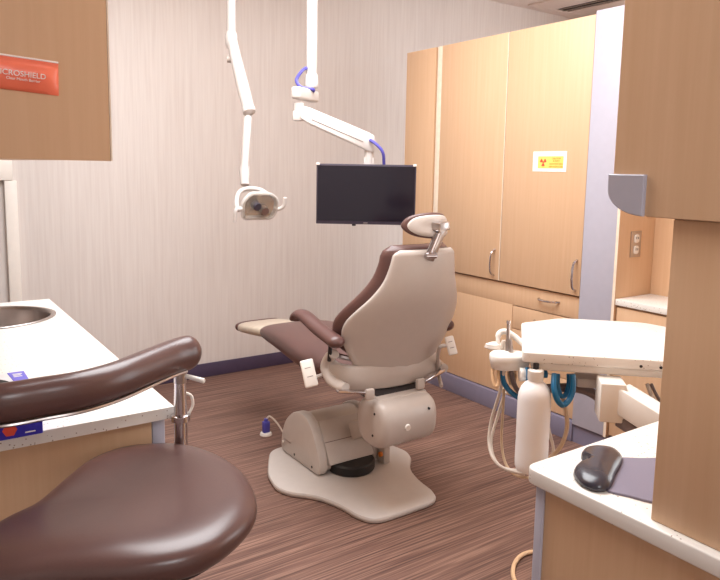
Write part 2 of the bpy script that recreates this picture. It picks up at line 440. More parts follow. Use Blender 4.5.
# mouse pad
mp = thing('mouse_pad', 'grey mouse pad with a glossy charcoal wrist rest on the right counter', 'mouse pad', pz(620, 475, RZ))
def q(x, y): p = pz(x, y, RZ); return (p.x, p.y)
pad = spline_closed([q(*p) for p in ((598, 470), (612, 460), (640, 460), (668, 461), (682, 474), (672, 500), (655, 504), (630, 498), (604, 490))], 4)
bm = B(); slab(bm, pad, [(0, RZ + .0005), (0, RZ + .004), (.001, RZ + .005)]); obj('pad', bm, 'padgrey', mp)
rest = spline_closed([q(*p) for p in [(470 + x / 1.932, 283 + y / 1.932) for x, y in ((200, 378), (203, 367), (219, 361), (226, 352), (214, 342), (222, 330), (245, 325), (276, 329), (293, 343), (291, 358), (281, 377), (270, 402), (246, 407), (216, 396))]], 4)
bm = B(); puff(bm, rest, [(.5, RZ + .001), (.93, RZ + .001), (1, RZ + .005), (.98, RZ + .012), (.9, RZ + .018), (.75, RZ + .023), (.5, RZ + .026), (.2, RZ + .0268)])
obj('wrist_rest', bm, 'gel', mp, ang=80)

# ------------------------------------------------------------------ near left unit
LZ = .80
lx = .535; ly = 1.565; lyb = 3.14
lb_ = thing('base_cabinet', 'brown wood base cabinet at left under the sink counter, behind the stool', 'cabinet', (.2, 2.3, 0))
obj('carcass', box(B(), (-.18, ly + .042, .09), (lx - .03, lyb - .02, LZ - .16)), 'wood', lb_)
obj('end_panel', box(B(), (-.18, ly + .034, .02), (lx - .045, ly + .0415, LZ - .029)), 'wood', lb_)
obj('corner_strip', box(B(), (lx - .044, ly + .032, .02), (lx - .012, ly + .057, LZ - .029), .004), 'grey', lb_)['label'] = 'grey corner strip'
for k in range(3):
    a = ly + .06 + k * .498
    dd = obj('door', box(B(), (lx - .0295, a, .1), (lx - .012, a + .494, LZ - .034), .0015), 'wood', lb_)
    bm = B(); y = a + (.06 if k % 2 else .44)
    tube(bm, spline([(lx - .012, y, .58), (lx + .016, y, .60), (lx + .02, y, .65), (lx + .016, y, .70), (lx - .012, y, .72)], 5), .005, 8); obj('handle', bm, 'chrome', dd)
obj('plinth', box(B(), (-.15, ly + .075, 0), (lx - .08, lyb - .02, .089)), 'grey_kick', lb_)
obj('back_panel', box(B(), (-.18, ly + .042, LZ - .159), (-.16, lyb - .02, LZ - .029)), 'wood', lb_)
obj('front_rail', box(B(), (lx - .05, ly + .058, LZ - .159), (lx - .0298, lyb - .02, LZ - .029)), 'wood', lb_)
obj('end_rail', box(B(), (-.158, lyb - .04, LZ - .159), (lx - .051, lyb - .02, LZ - .029)), 'wood', lb_)
# countertop with a round opening for the sink
sc = Vector((.285, 2.84, 0)); sa, sb = .205, .19
bm = B(); N = 64
def rect_pt(a, g=0):
    c, s = math.cos(a), math.sin(a)
    xs = (lx - g - sc.x) if c > 0 else (sc.x + .18 - g); ys = (lyb - g - sc.y) if s > 0 else (sc.y - ly - g)
    t = min(xs / abs(c) if abs(c) > 1e-6 else 1e9, ys / abs(s) if abs(s) > 1e-6 else 1e9)
    return Vector((sc.x + c * t, sc.y + s * t, 0))
angs = sorted([2 * PI * k / N for k in range(N)] + [math.atan2(y - sc.y, x - sc.x) % (2 * PI) for x, y in ((lx, lyb), (-.18, lyb), (-.18, ly), (lx, ly))])
el = [Vector((sc.x + sa * math.cos(a), sc.y + sb * math.sin(a), 0)) for a in angs]
re = [rect_pt(a) for a in angs]; zt, zl = Vector((0, 0, LZ)), Vector((0, 0, LZ - .028))
loft(bm, [[p + zl for p in el], [p + zt for p in el], [p + zt for p in re], [p + zl for p in re]], closed=True)
lc = obj('countertop', bm, 'counter'); tag(lc, 'speckled white sink countertop at left, with the round sink and blue box', 'countertop')
sk = thing('sink', 'round stainless steel sink set in the left counter', 'sink', (sc.x, sc.y, LZ))
prof = [(1.07, .002), (1.07, .004), (1.03, .006), (.985, .003), (.97, -.01), (.96, -.06), (.9, -.105), (.7, -.125), (.15, -.13), (.12, -.133)]
bm = B(); loft(bm, [[Vector((sc.x + sa * s * math.cos(2 * PI * k / 48), sc.y + sb * s * math.sin(2 * PI * k / 48), LZ + z)) for k in range(48)] for s, z in prof], cap=False)
k_ = obj('basin', bm, 'steel', sk, recalc=False); 
m_ = k_.modifiers.new('solid', 'SOLIDIFY'); m_.thickness = .0015; m_.offset = 0
bm = B(); lathe(bm, [(.03, 0), (.028, .004), (.012, .003), (.011, -.004)], (sc.x, sc.y, LZ - .133)); obj('drain', bm, 'chrome', sk)

# upper left cabinet, packet
uy = 1.5; ux = .391
ul = thing('wall_cabinet', 'brown wall cabinet at upper left with an orange packet on its end', 'cabinet', (.1, 2.2, 1.387))
obj('carcass', box(B(), (-.2, uy + .02, 1.3875), (ux - .012, 3.0, CE)), 'wood', ul)
obj('end_panel', box(B(), (-.2, uy, 1.386), (ux - .004, uy + .0195, CE), .001), 'wood', ul)
obj('edge_strip', box(B(), (ux - .0035, uy, 1.386), (ux, uy + .0195, CE)), 'wood_edge', ul)['label'] = 'pale edge strip'
for k in range(2):
    a = uy + .022 + k * .74
    obj('door', box(B(), (ux - .0115, a, 1.39), (ux + .006, a + .735, CE - .01), .0015), 'wood', ul)
pk = thing('packet', 'flat orange packet with white print stuck on the upper left cabinet end', 'packet', (.2, uy, 1.54))
def ppt(x, y, off=0): p = pY(x, y, uy - off); return p
A, Bp, C, D = ppt(-26, 50), ppt(58, 62.5), ppt(58.5, 96), ppt(-28, 85)
nu, nv = 20, 10; bm = B(); fr, bk = [], []
for i in range(nu + 1):
    u = i / nu; rf, rb = [], []
    for j in range(nv + 1):
        v = j / nv; p = (A * (1 - u) + Bp * u) * (1 - v) + (D * (1 - u) + C * u) * v
        b = (max(0, math.sin(PI * min(1, max(0, (v - .1) / .86)))) ** .6) * (1 - abs(2 * u - 1) ** 6)
        wr = .0012 * math.sin(9 * u + 4 * v) * b
        rf.append(bm.verts.new(p + Vector((0, -.003 - .012 * b - wr, 0)))); rb.append(bm.verts.new(p + Vector((0, -.001, 0))))
    fr.append(rf); bk.append(rb)
for i in range(nu):
    for j in range(nv):
        bm.faces.new((fr[i][j], fr[i + 1][j], fr[i + 1][j + 1], fr[i][j + 1])); bm.faces.new((bk[i][j], bk[i][j + 1], bk[i + 1][j + 1], bk[i + 1][j]))
for i in range(nu):
    bm.faces.new((fr[i][0], bk[i][0], bk[i + 1][0], fr[i + 1][0])); bm.faces.new((fr[i][nv], fr[i + 1][nv], bk[i + 1][nv], bk[i][nv]))
for j in range(nv):
    bm.faces.new((fr[0][j], fr[0][j + 1], bk[0][j + 1], bk[0][j])); bm.faces.new((fr[nu][j], bk[nu][j], bk[nu][j + 1], fr[nu][j + 1]))
obj('pouch', bm, 'orange', pk, ang=60)
bm = B(); e0, e1 = A.lerp(Bp, .0), Bp
obox(bm, (e0 + e1) / 2 + Vector((0, -.0035, -.001)), e1 - e0, (0, 1, 0), (0, 0, 1), (e1 - e0).length, .003, .0035, .001); obj('sealed_edge', bm, 'text_white', pk)
dx = (Bp - A).normalized(); dz_ = Vector((dx.z * -1, 0, dx.x))
t0 = ppt(-7, 72.5, .0185); text_mesh('MICROSHIELD', .0145, pk, 'text_white', t0, dx, dz_)
t0 = ppt(6, 78.5, .0185); text_mesh('Clear Mouth Barrier', .0072, pk, 'text_white', t0, dx, dz_)

# glove box at the counter edge
gx1 = .241; gx0 = .116; gy0 = ly - .016; gy1 = gy0 + .235; gz0 = LZ + .0006; gz1 = gz0 + .078
gb = thing('glove_box', 'blue and white glove box at the near edge of the sink counter', 'box', (.17, gy0 + .1, LZ))
bm = B(); box(bm, (gx0, gy0, gz0), (gx1, gy1, gz1), .002); obj('carton', bm, 'boxblue', gb)
bm = B(); slab(bm, [(gx0 + .002, gy0 + .012), (gx1 - .024, gy0 + .012), (gx1 - .038, gy1 - .002), (gx0 + .002, gy1 - .002)], [(0, gz1), (0, gz1 + .0008)]); obj('top_print', bm, 'boxwhite', gb)
bm = B(); slab(bm, [(gx1 - .022, gy0 + .012), (gx1 - .001, gy0 + .012), (gx1 - .001, gy1 - .002), (gx1 - .036, gy1 - .002)], [(0, gz1), (0, gz1 + .0008)]); vb = obj('violet_band', bm, 'boxviolet', gb)
bm = B()
for yy, ll in ((gy1 - .02, .02), (gy1 - .03, .016), (gy1 - .041, .018)): box(bm, (gx1 - .028, yy - .006, gz1 + .0007), (gx1 - .028 + ll, yy, gz1 + .0014))
obj('print', bm, 'boxwhite', vb)
oc = pz(-4, 388, gz1)
bm = B(); slab(bm, [(oc.x + .034 * math.cos(2 * PI * k / 24), oc.y + .062 * math.sin(2 * PI * k / 24)) for k in range(24)], [(0, gz1 + .0005), (0, gz1 + .0016)]); obj('opening', bm, 'black', gb)
bm = B(); slab(bm, [(.177 + .0145 * math.cos(PI / 3 * k), gz0 + .02 + .0145 * math.sin(PI / 3 * k)) for k in range(6)], [(0, 0), (0, .0008)], lambda p: Vector((p.x, gy0 - p.z, p.y))); obj('emblem', bm, 'red', gb)
bm = B(); box(bm, (.206, gy0 - .0008, gz0 + .008), (.226, gy0, gz0 + .0105)); obj('print', bm, 'text_white', gb)

# ------------------------------------------------------------------ assistant stool
SZ = .735
st = thing('stool', 'brown vinyl assistant stool with a curved armrest in the near left corner', 'stool', (.34, 1.28, 0))
O = [(180, 447), (130, 449), (92, 462), (63, 484), (30, 512), (-10, 532), (-40, 560), (-20, 582), (60, 577), (150, 572), (210, 556), (250, 524), (257, 500), (243, 474), (215, 456)]
zo = SZ - .03
out = spline_closed([pz(x, y, zo) for x, y in O], 4)
bm = B()
puff(bm, out, [(.6, zo - .042), (.9, zo - .04), (.97, zo - .032), (1, zo - .016), (1.0, zo), (.97, zo + .012), (.9, zo + .022), (.75, zo + .028), (.5, zo + .026), (.2, zo + .022)])
obj('seat', bm, 'leather', st, ang=80, sub=1)
bm = B(); puff(bm, out, [(.3, zo - .053), (.86, zo - .053), (.88, zo - .042), (.3, zo - .042)]); obj('seat_pan', bm, 'dark', st)
AP = [(-70, 400), (-30, 404), (0, 403.5), (40, 397), (80, 390), (115, 380), (145, 368), (170, 358), (186, 353), (199, 350)]
az = .945; path = spline([pz(x, y, az) for x, y in AP], 7)
n = len(path); ra = []; rb = []
for i in range(n):
    u = i / (n - 1); k = 1 if u < .88 else math.sqrt(max(.01, 1 - ((u - .88) / .12) ** 2 * .99))
    sw = 1 + .14 * max(0, (u - .55) / .45); ra.append(.032 * k * sw); rb.append(.0375 * k * sw)
bm = B(); tube(bm, path, ra, 20, rb); arm_ = obj('armrest', bm, 'leather', st, ang=80)
bm = B(); low = [p + Vector((.004, -.016, -.0375)) for p in path[2:int(n * .86)]]; tube(bm, low, .006, 8, .004); obj('armrest_piping', bm, 'steel', arm_)
pb = pz(180, 441, SZ - .01); px_, py_ = pb.x + .007, pb.y + .012
bm = B(); cyl(bm, (px_, py_, .655), (px_, py_, .775), .0155, 24); cyl(bm, (px_, py_, .775), (px_, py_, .87), .0165, 24, .0135); 
obj('post', bm, 'chrome', st)
ptop = pz(186, 385, .895)
bm = B(); lathe(bm, [(.014, 0), (.0235, .004), (.0235, .018), (.014, .022)], (px_, py_, .768)); obj('collar', bm, 'chrome', st)
bm = B(); cyl(bm, (px_, py_, .865), (px_ + .003, py_, .915), .0145, 20, .017); obj('post_head', bm, 'steel', st)
bm = B(); cyl(bm, pz(186, 376, .90), pz(204, 381, .895), .0052, 12, .0058, .001); obj('lever', bm, 'white', st)
bm = B(); tube(bm, spline([(px_ + .012, py_, .838), (px_ + .026, py_ - .003, .828), (px_ + .029, py_ - .004, .805), (px_ + .018, py_ - .002, .782)], 5), .0035, 8); obj('hook', bm, 'white', st)
bm = B(); cx_, cy_ = .36, 1.285
obox(bm, ((px_ + cx_) / 2, (py_ + cy_) / 2, .65), (px_ - cx_, py_ - cy_, 0), (cy_ - py_, px_ - cx_, 0), (0, 0, 1), .33, .04, .012, .003); obj('support_bar', bm, 'dark', st)
bm = B(); cyl(bm, (cx_, cy_, .35), (cx_, cy_, .648), .018, 20); cyl(bm, (cx_, cy_, .09), (cx_, cy_, .35), .027, 20); obj('gas_column', bm, 'chrome', st)
for k in range(5):
    a = 2 * PI * k / 5 + .2; e = Vector((cx_ + .22 * math.cos(a), cy_ + .22 * math.sin(a), .075))
    bm = B(); tube(bm, [(cx_, cy_, .11), (cx_ + .12 * math.cos(a), cy_ + .12 * math.sin(a), .098), e], [.024, .02, .015], 10); lg = obj('leg', bm, 'dark', st)
    bm = B(); t = Vector((-math.sin(a), math.cos(a), 0)); cyl(bm, Vector((e.x, e.y, .026)) - t * .02, Vector((e.x, e.y, .026)) + t * .02, .026, 18, None, .004); cyl(bm, (e.x, e.y, .03), (e.x, e.y, .07), .007, 8)
    obj('caster', bm, 'black', lg)

# ------------------------------------------------------------------ dental chair
KX = 1.635
ch = thing('dental_chair', 'reclining brown and beige dental chair on a flared floor plate in mid room', 'dental chair', (KX, 2.4, 0))
half = [(0, 2.01), (.11, 2.01), (.165, 2.025), (.195, 2.085), (.205, 2.19), (.245, 2.31), (.33, 2.40), (.355, 2.47), (.33, 2.60), (.255, 2.74), (.20, 2.83), (0, 2.85)]
op = [(KX + x, y) for x, y in half] + [(KX - x, y) for x, y in half[-2:0:-1]]
bm = B(); slab(bm, round_poly(op, .05, 4), [(.012, 0), (.003, .004), (0, .012), (0, .018), (.004, .024), (.012, .027)]); obj('base_plate', bm, 'beige_floor', ch)
bm = B(); lathe(bm, [(.103, .027), (.108, .034), (.108, .066), (.10, .074), (.05, .076)], (1.655, 2.455, 0), n=40); dk = obj('turntable', bm, 'black', ch)
# hump: end caps with a D profile, body and ribbed rear cover between
prof_d = [(2.44, .03), (2.44, .10), (2.475, .18), (2.525, .245), (2.575, .272), (2.63, .272), (2.70, .245), (2.76, .19), (2.795, .11), (2.80, .03)]
def dprof(bm, x0, x1, sc_=1, bev=.012):
    pl = round_poly(prof_d, .03, 3); c = Vector((2.62, .12, 0)); pl = [c + (Vector((p.x, p.y, 0)) - c) * sc_ for p in pl]
    pl = [Vector((p.x, max(.03, p.y), 0)) for p in pl]
    slab(bm, pl, [(bev, 0), (bev * .3, bev * .3), (0, bev), (0, x1 - x0 - bev), (bev * .3, x1 - x0 - bev * .3), (bev, x1 - x0)], lambda p: Vector((x0 + p.z, p.x, p.y)))
bm = B(); dprof(bm, 1.475, 1.525); e_ = obj('side_cover', bm, 'beige', ch)
for y in (2.50, 2.66): obj('screw', cyl(B(), (1.4735, y, .055), (1.476, y, .055), .006, 10), 'dark', e_)
bm = B(); box(bm, (1.4735, 2.70, .095), (1.4752, 2.76, .10)); obj('nameplate', bm, 'steel', e_)
bm = B(); dprof(bm, 1.765, 1.80); obj('side_cover', bm, 'beige', ch)
bm = B(); dprof(bm, 1.52, 1.77, .93, .002); body = obj('lift_housing', bm, 'beige', ch)
bm = B(); obox(bm, (1.645, 2.486, .158), (1, 0, 0), (0, .5, .86), (0, 0, 1), .238, .20, .02, .003); pc = obj('rear_cover', bm, 'beige', ch)
bm = B(); obox(bm, (1.645, 2.4775, .1632), (1, 0, 0), (0, .5, .86), (0, 0, 1), .236, .003, .002); obj('seam', bm, 'greyhose', pc)
# lift arms up to the motor drum
bm = B()
obox(bm, (1.70, 2.29, .29), (1, 0, 0), (0, -.4, .22), (0, 0, 1), .10, .40, .08, .01); obj('lift_arm', bm, 'beige', ch)
# motor drum
MC = Vector((0, 2.085, .392)); R_ = .105
bm = B(); pr = []
for k in range(40):
    a = 2 * PI * k / 40; y, z = math.cos(a), math.sin(a); p = 2.6
    f = (abs(y) ** p + abs(z) ** p) ** (-1 / p); pr.append((MC.y + .1 * f * y, MC.z + .098 * f * z))
slab(bm, pr, [(.03, 0), (.012, .006), (.003, .016), (0, .03), (0, .245), (.004, .26), (.016, .272), (.04, .28)], lambda p: Vector((1.488 + p.z, p.x, p.y)))
md = obj('motor_drum', bm, 'beige', ch, ang=60)
bm = B(); obox(bm, (1.63, MC.y + .01, MC.z + .094), (1, 0, 0), (0, 1, .1), (0, 0, 1), .24, .09, .022, .009, 3); obj('drum_lid', bm, 'beige', md)
bm = B(); cyl(bm, (1.60, MC.y - .097, .385), (1.60, MC.y - .106, .384), .0145, 18, .012); obj('button', bm, 'white', md)
for y, z in ((2.05, .44), (2.06, .35)): obj('screw', cyl(B(), (1.49, y, z), (1.486, y, z), .005, 8), 'dark', md)
obj('screw', cyl(B(), (1.71, 1.993, .44), (1.71, 1.986, .439), .005, 8), 'dark', md)
bm = B(); box(bm, (1.80, 2.40, .0275), (1.835, 2.46, .25), .004); obj('stay_plate', bm, 'beige', ch)
bm = B(); cyl(bm, (1.80, 2.42, .07), (1.79, 2.42, .07), .012, 14); obj('brass_bolt', bm, 'amber', ch)
# dark link under the seat
rings = []
for z, w, y0_, y1_ in ((.46, .10, 2.05, 2.26), (.505, .12, 2.09, 2.42), (.53, .13, 2.12, 2.5)):
    rings.append([Vector((KX - w, y0_, z)), Vector((KX + w, y0_, z)), Vector((KX + w, y1_, z)), Vector((KX - w, y1_, z))])
bm = B(); loft(bm, rings); obj('underframe', bm, 'dark', ch)
# seat and leg rest as one upholstered pad
def pad_rings(rows, p=2.8, n=32):
    out_ = []
    for y, zt, zb_, w in rows:
        c = (zt + zb_) / 2; t = (zt - zb_) / 2
        ring = []
        for k in range(n):
            a = 2 * PI * k / n; co, s = math.cos(a), math.sin(a)
            x = w * math.copysign(abs(co) ** (2 / p), co); z = t * math.copysign(abs(s) ** (2 / p), s)
            if z > 0: z -= .012 * (1 - (x / w) ** 2) * (t / .06)
            ring.append(Vector((KX + x, y, c + z)))
        out_.append(ring)
    return out_
rows = [(3.05, .585, .525, .15), (3.03, .602, .515, .158), (2.95, .622, .51, .176), (2.8, .645, .505, .20), (2.65, .65, .495, .222), (2.5, .634, .49, .24), (2.35, .612, .49, .24), (2.25, .615, .50, .215), (2.18, .622, .51, .19), (2.16, .61, .53, .17)]
bm = B(); loft(bm, pad_rings(rows)); obj('seat', bm, 'leather_chair', ch, ang=80, sub=1)
rows = [(3.35, .545, .482, .135), (3.345, .55, .478, .14), (3.2, .57, .495, .148), (3.1, .585, .508, .152), (3.03, .592, .516, .156)]
bm = B(); loft(bm, pad_rings(rows)); fc = obj('foot_cover', bm, 'sole', ch, ang=80, sub=1); fc['label'] = 'pale vinyl foot cover'
rows = [(3.385, .535, .488, .125), (3.38, .545, .48, .135), (3.352, .553, .475, .142)]
bm = B(); loft(bm, pad_rings(rows)); obj('toe_cap', bm, 'leather_chair', fc, ang=80, sub=1)
# backrest: pad and beige shell behind it
def interp(tab, z):
    for (a, va), (b, vb) in zip(tab[:-1], tab[1:]):
        if a <= z <= b:
            
            t = (z - a) / (b - a); i = tab.index((a, va)); h = b - a
            pa = tab[i - 1] if i else None; pd = tab[i + 2] if i + 2 < len(tab) else None
            ma = (vb - pa[1]) / (b - pa[0]) if pa else (vb - va) / h; mb = (pd[1] - va) / (pd[0] - a) if pd else (vb - va) / h
            return va * (1 + 2 * t) * (1 - t) ** 2 + ma * h * t * (1 - t) ** 2 + vb * t * t * (3 - 2 * t) + mb * h * t * t * (t - 1)
    return tab[0][1] if z < tab[0][0] else tab[-1][1]
YC = [(.50, 2.135), (.55, 2.108), (.672, 2.057), (.78, 2.012), (.887, 1.974), (1.0, 1.956), (1.12, 1.95)]
def yback(z): return interp(YC, z)
def back_map(u, n_, z, curv): return Vector((KX + .03 + u, yback(z) + n_ + curv * u * u, z))
def back_part(zs, wtab, n0, n1, curv, p, endr):
    rings = []; za, zb_ = zs[0], zs[-1]; nm = (n0 + n1) / 2; th = (n1 - n0) / 2
    for z in zs:
        e = min(z - za, zb_ - z); k = 1 if e >= endr else math.sqrt(max(.0001, 1 - (1 - e / endr) ** 2)); k = max(k, .08)
        w = interp(wtab, z); ring = []
        for j in range(36):
            a = 2 * PI * j / 36; co, s = math.cos(a), math.sin(a)
            u = w * math.copysign(abs(co) ** (2 / p), co); nn = th * k * math.copysign(abs(s) ** (2 / p), s)
            ring.append(back_map(u, nm + nn, z, curv))
        rings.append(ring)
    return rings
def zrange(a, b, n, dense=4):
    zs = [a + (b - a) * i / n for i in range(n + 1)]
    e = [.002, .005, .01, .018]; return sorted(set([a] + [a + x for x in e] + zs[1:-1] + [b - x for x in e] + [b]))
CV = 1.25
WS = [(.54, .15), (.58, .19), (.64, .228), (.70, .262), (.75, .28), (.80, .278), (.85, .25), (.90, .212), (.96, .176), (1.02, .157), (1.065, .146), (1.08, .125)]
bm = B(); loft(bm, back_part(zrange(.54, 1.081, 24), WS, -.004, .03, CV, 3.4, .02)); sh = obj('back_shell', bm, 'beige', ch, ang=70)
WP = [(.64, .17), (.66, .225), (.70, .265), (.75, .285), (.80, .288), (.85, .265), (.91, .222), (.97, .185), (1.03, .166), (1.07, .158), (1.092, .13)]
bm = B(); loft(bm, back_part(zrange(.64, 1.095, 22), WP, .022, .105, CV, 2.6, .035)); obj('backrest', bm, 'leather_chair', ch, ang=70)
# hip band carrying the arms
def band(bm, pts, z0, z1, th):
    P = spline(pts, 6); rings = []
    for i, p in enumerate(P):
        t = (P[min(i + 1, len(P) - 1)] - P[max(i - 1, 0)]); t.z = 0; t.normalize(); nn = Vector((-t.y, t.x, 0)) * th / 2; u = i / (len(P) - 1)
        a, b = z0(u), z1(u)
        rings.append([p + nn * .6 + Vector((0, 0, a)), p + nn + Vector((0, 0, a + .008)), p + nn + Vector((0, 0, b - .008)), p + nn * .6 + Vector((0, 0, b)),
                      p - nn * .6 + Vector((0, 0, b)), p - nn + Vector((0, 0, b - .008)), p - nn + Vector((0, 0, a + .008)), p - nn * .6 + Vector((0, 0, a))])
    return loft(bm, rings)
bm = B(); band(bm, [(KX - .25, 2.215, 0), (KX - .245, 2.20, 0), (KX - .225, 2.168, 0), (KX - .16, 2.13, 0), (KX + .02, 2.103, 0), (KX + .20, 2.132, 0), (KX + .27, 2.19, 0), (KX + .278, 2.235, 0), (KX + .28, 2.255, 0)],
               lambda u: .515 + .085 * abs(2 * u - 1) ** 2.5, lambda u: .612 + .035 * abs(2 * u - 1) ** 2, .036)
bm2 = B(); tube(bm2, [Vector((x, y, z)) for x, y, z in ((KX - .225, 2.20, .648), (KX - .205, 2.175, .643), (KX - .18, 2.16, .637), (KX - .14, 2.145, .63))], .011, 8)
obj('hip_trim', bm2, 'chrome', ch)
hb = obj('hip_band', bm, 'beige', ch, ang=60)
# arms
for sx in (-1, 1):
    ax_ = KX + sx * .278
    bm = B()
    P = spline([(ax_, 2.10, .722), (ax_, 2.16, .732), (ax_, 2.26, .752), (ax_, 2.35, .777), (ax_, 2.40, .782), (ax_, 2.425, .768), (ax_, 2.428, .748)], 5)
    N = len(P); rr = []; r2 = []
    for i in range(N):
        u = i / (N - 1); k = math.sqrt(max(.05, 1 - max(0, 1 - u / .08) ** 2)) if u < .08 else (1 if u < .93 else math.sqrt(max(.1, 1 - ((u - .93) / .07) ** 2 * .9)))
        rr.append(.036 * k); r2.append((.025 - .006 * u) * k)
    tube(bm, P, rr, 18, r2); ar = obj('armrest', bm, 'leather_chair', ch, ang=75)
    bm = B(); cyl(bm, (ax_, 2.175, .64), (ax_, 2.165, .725), .008, 12); obj('armrest_post', bm, 'dark', ar)
    bm = B(); xo = ax_ - sx * .016
    tube(bm, spline([(xo, 2.165, .668), (xo, 2.20, .645), (xo + sx * .004, 2.215, .60), (xo, 2.18, .56), (xo - sx * .008, 2.135, .548), (xo - sx * .014, 2.10, .548)], 5), [.022] * 3 + [.026] * 20 + [.02] * 3, 14, [.019] * 26)
    ab = obj('arm_bracket', bm, 'beige', ch, ang=70)
    # lever link below
    bm = B(); obox(bm, (KX - .03 + sx * .20, 2.08, .535), (sx * -.12, -.02, -.02), (0, 1, 0), (0, 0, 1), .13, .03, .012, .003); obj('link_bar', bm, 'chrome', ch)
    bm = B(); obox(bm, (KX - .04 + sx * .125, 2.06, .52), (1, 0, 0), (0, 1, 0), (0, 0, 1), .04, .02, .045, .008); obj('link_lug', bm, 'beige', ch)
# touch pads on stalks
cpd = [pX(298.3, 361.7, 1.27), pX(311.7, 358.5, 1.27), pX(320, 384.5, 1.27), pX(306.7, 388, 1.27)]
def pad_from(q4, th, nm, par):
    c = sum(q4, Vector()) / 4; a = ((q4[1] - q4[0]) + (q4[2] - q4[3])) / 2; b = ((q4[0] - q4[3]) + (q4[1] - q4[2])) / 2
    bm = B(); obox(bm, c, a, b, (0, 0, 1), a.length, b.length, th, .006, 3); o = obj(nm, bm, 'white', par); 
    nrm = a.normalized().cross(b.normalized()); nrm = nrm if nrm.y < 0 else -nrm
    for s in (-.12, .2): obj('key_mark', obox(B(), c + b * s + nrm * (th / 2 + .0003), a, b, (0, 0, 1), a.length * .45, .0022, .001), 'greyhose', o)
    return o, c
# wide faces turned to the person standing behind the chair
c0 = pt(309, 373.5, 2.72); c1 = c0
vx = Vector((.82, -.57, .02)); 
def facing(px, py, d, wpx, hpx, lean):
    s = d / F; c = pt(px, py, d); r = RW @ Vector((1, lean[0], .25)).normalized(); u_ = RW @ Vector((lean[1], -1, .15)).normalized()
    return [c - r * wpx * s / 2 + u_ * hpx * s / 2, c + r * wpx * s / 2 + u_ * hpx * s / 2, c + r * wpx * s / 2 - u_ * hpx * s / 2, c - r * wpx * s / 2 - u_ * hpx * s / 2]
tp, c = pad_from(facing(309, 373.3, 2.62, 13.5, 27.5, (-.2, -.31)), .012, 'touch_pad', ch); tp['label'] = 'white touch pad'
bm = B(); tube(bm, spline([c + Vector((.015, .02, -.01)), c + Vector((.05, .03, -.03)), (KX - .27, 2.20, .585)], 5), .008, 8); obj('stalk', bm, 'beige', tp)
tp, c = pad_from(facing(451, 345.5, 2.78, 9.5, 19, (-.2, -.31)), .012, 'touch_pad', ch); tp['label'] = 'white touch pad'
bm = B(); tube(bm, spline([c + Vector((-.012, .012, .0)), c + Vector((-.05, .015, -.01)), (KX + .24, 2.13, .53), (KX + .2, 2.06, .49)], 5), .008, 8); obj('stalk', bm, 'beige', tp)
# headrest
HC = Vector((KX + .042, 1.945, 1.168))
def hmap(p):
    u, v = p.x, p.y; sl = 2 * 5.2 * u; k = 1 / math.sqrt(1 + sl * sl)
    return HC + Vector((u - p.z * sl * k, 5.2 * u * u + .22 * v + p.z * k, v + .05 * p.z))
hp = spline_closed([(-.115, .0), (-.09, .036), (-.035, .05), (.035, .05), (.09, .036), (.115, 0), (.09, -.032), (.035, -.044), (-.035, -.044), (-.09, -.032)], 5)
bm = B(); puff(bm, hp, [(.15, .0), (.5, .0), (.9, .0), (.975, .003), (1, .010), (.985, .018), (.88, .024), (.5, .027), (.15, .028)], hmap); hr = obj('headrest', bm, 'leather_chair', ch, ang=75)
bm = B(); puff(bm, hp, [(.15, -.008), (.5, -.008), (.78, -.007), (.84, -.004), (.85, .004), (.5, .004), (.15, .004)], hmap); obj('headrest_shell', bm, 'beige', hr, ang=60)
bm = B(); tube(bm, [(KX + .008, 1.945, 1.055), (KX + .028, 1.915, 1.15)], .0125, 14)
hbk = obj('headrest_bracket', bm, 'chrome', ch)
bm = B(); obox(bm, (KX + .038, 1.935, 1.105), (.03, -.03, .115), (1, 0, 0), (0, 1, 0), .135, .032, .022, .004); obj('bracket_plate', bm, 'steel', hbk)
bm = B(); obox(bm, (KX + .045, 1.92, 1.172), (1, 0, .08), (0, 1, 0), (0, 0, 1), .052, .05, .032, .005); obj('headrest_clamp', bm, 'steel', hbk)
bm = B(); cyl(bm, (KX - .012, 1.935, 1.062), (KX + .03, 1.925, 1.062), .012, 12); obj('pivot', bm, 'chrome', hbk)

# floor connector beside the chair base
fc_ = thing('floor_valve', 'small blue shut-off valve with white tube on floor beside chair base', 'valve', pz(266, 434, 0))
c = pz(266, 435, .0)
bm = B(); lathe(bm, [(.03, .0), (.032, .004), (.028, .014), (.018, .016)], c); obj('flange', bm, 'white', fc_)
bm = B(); box(bm, c + Vector((-.018, -.014, .015)), c + Vector((.018, .014, .075)), .006); cyl(bm, c + Vector((0, 0, .07)), c + Vector((0, 0, .088)), .010, 12); obj('valve_body', bm, 'blue', fc_)
bm = B(); tube(bm, spline([c + Vector((.005, 0, .088)), c + Vector((.018, -.01, .10)), c + Vector((.04, -.05, .07)), c + Vector((.04, -.13, .03)), pX(283, 441.5, 1.466)], 6), .0045, 8); obj('tube', bm, 'hosewhite', fc_)

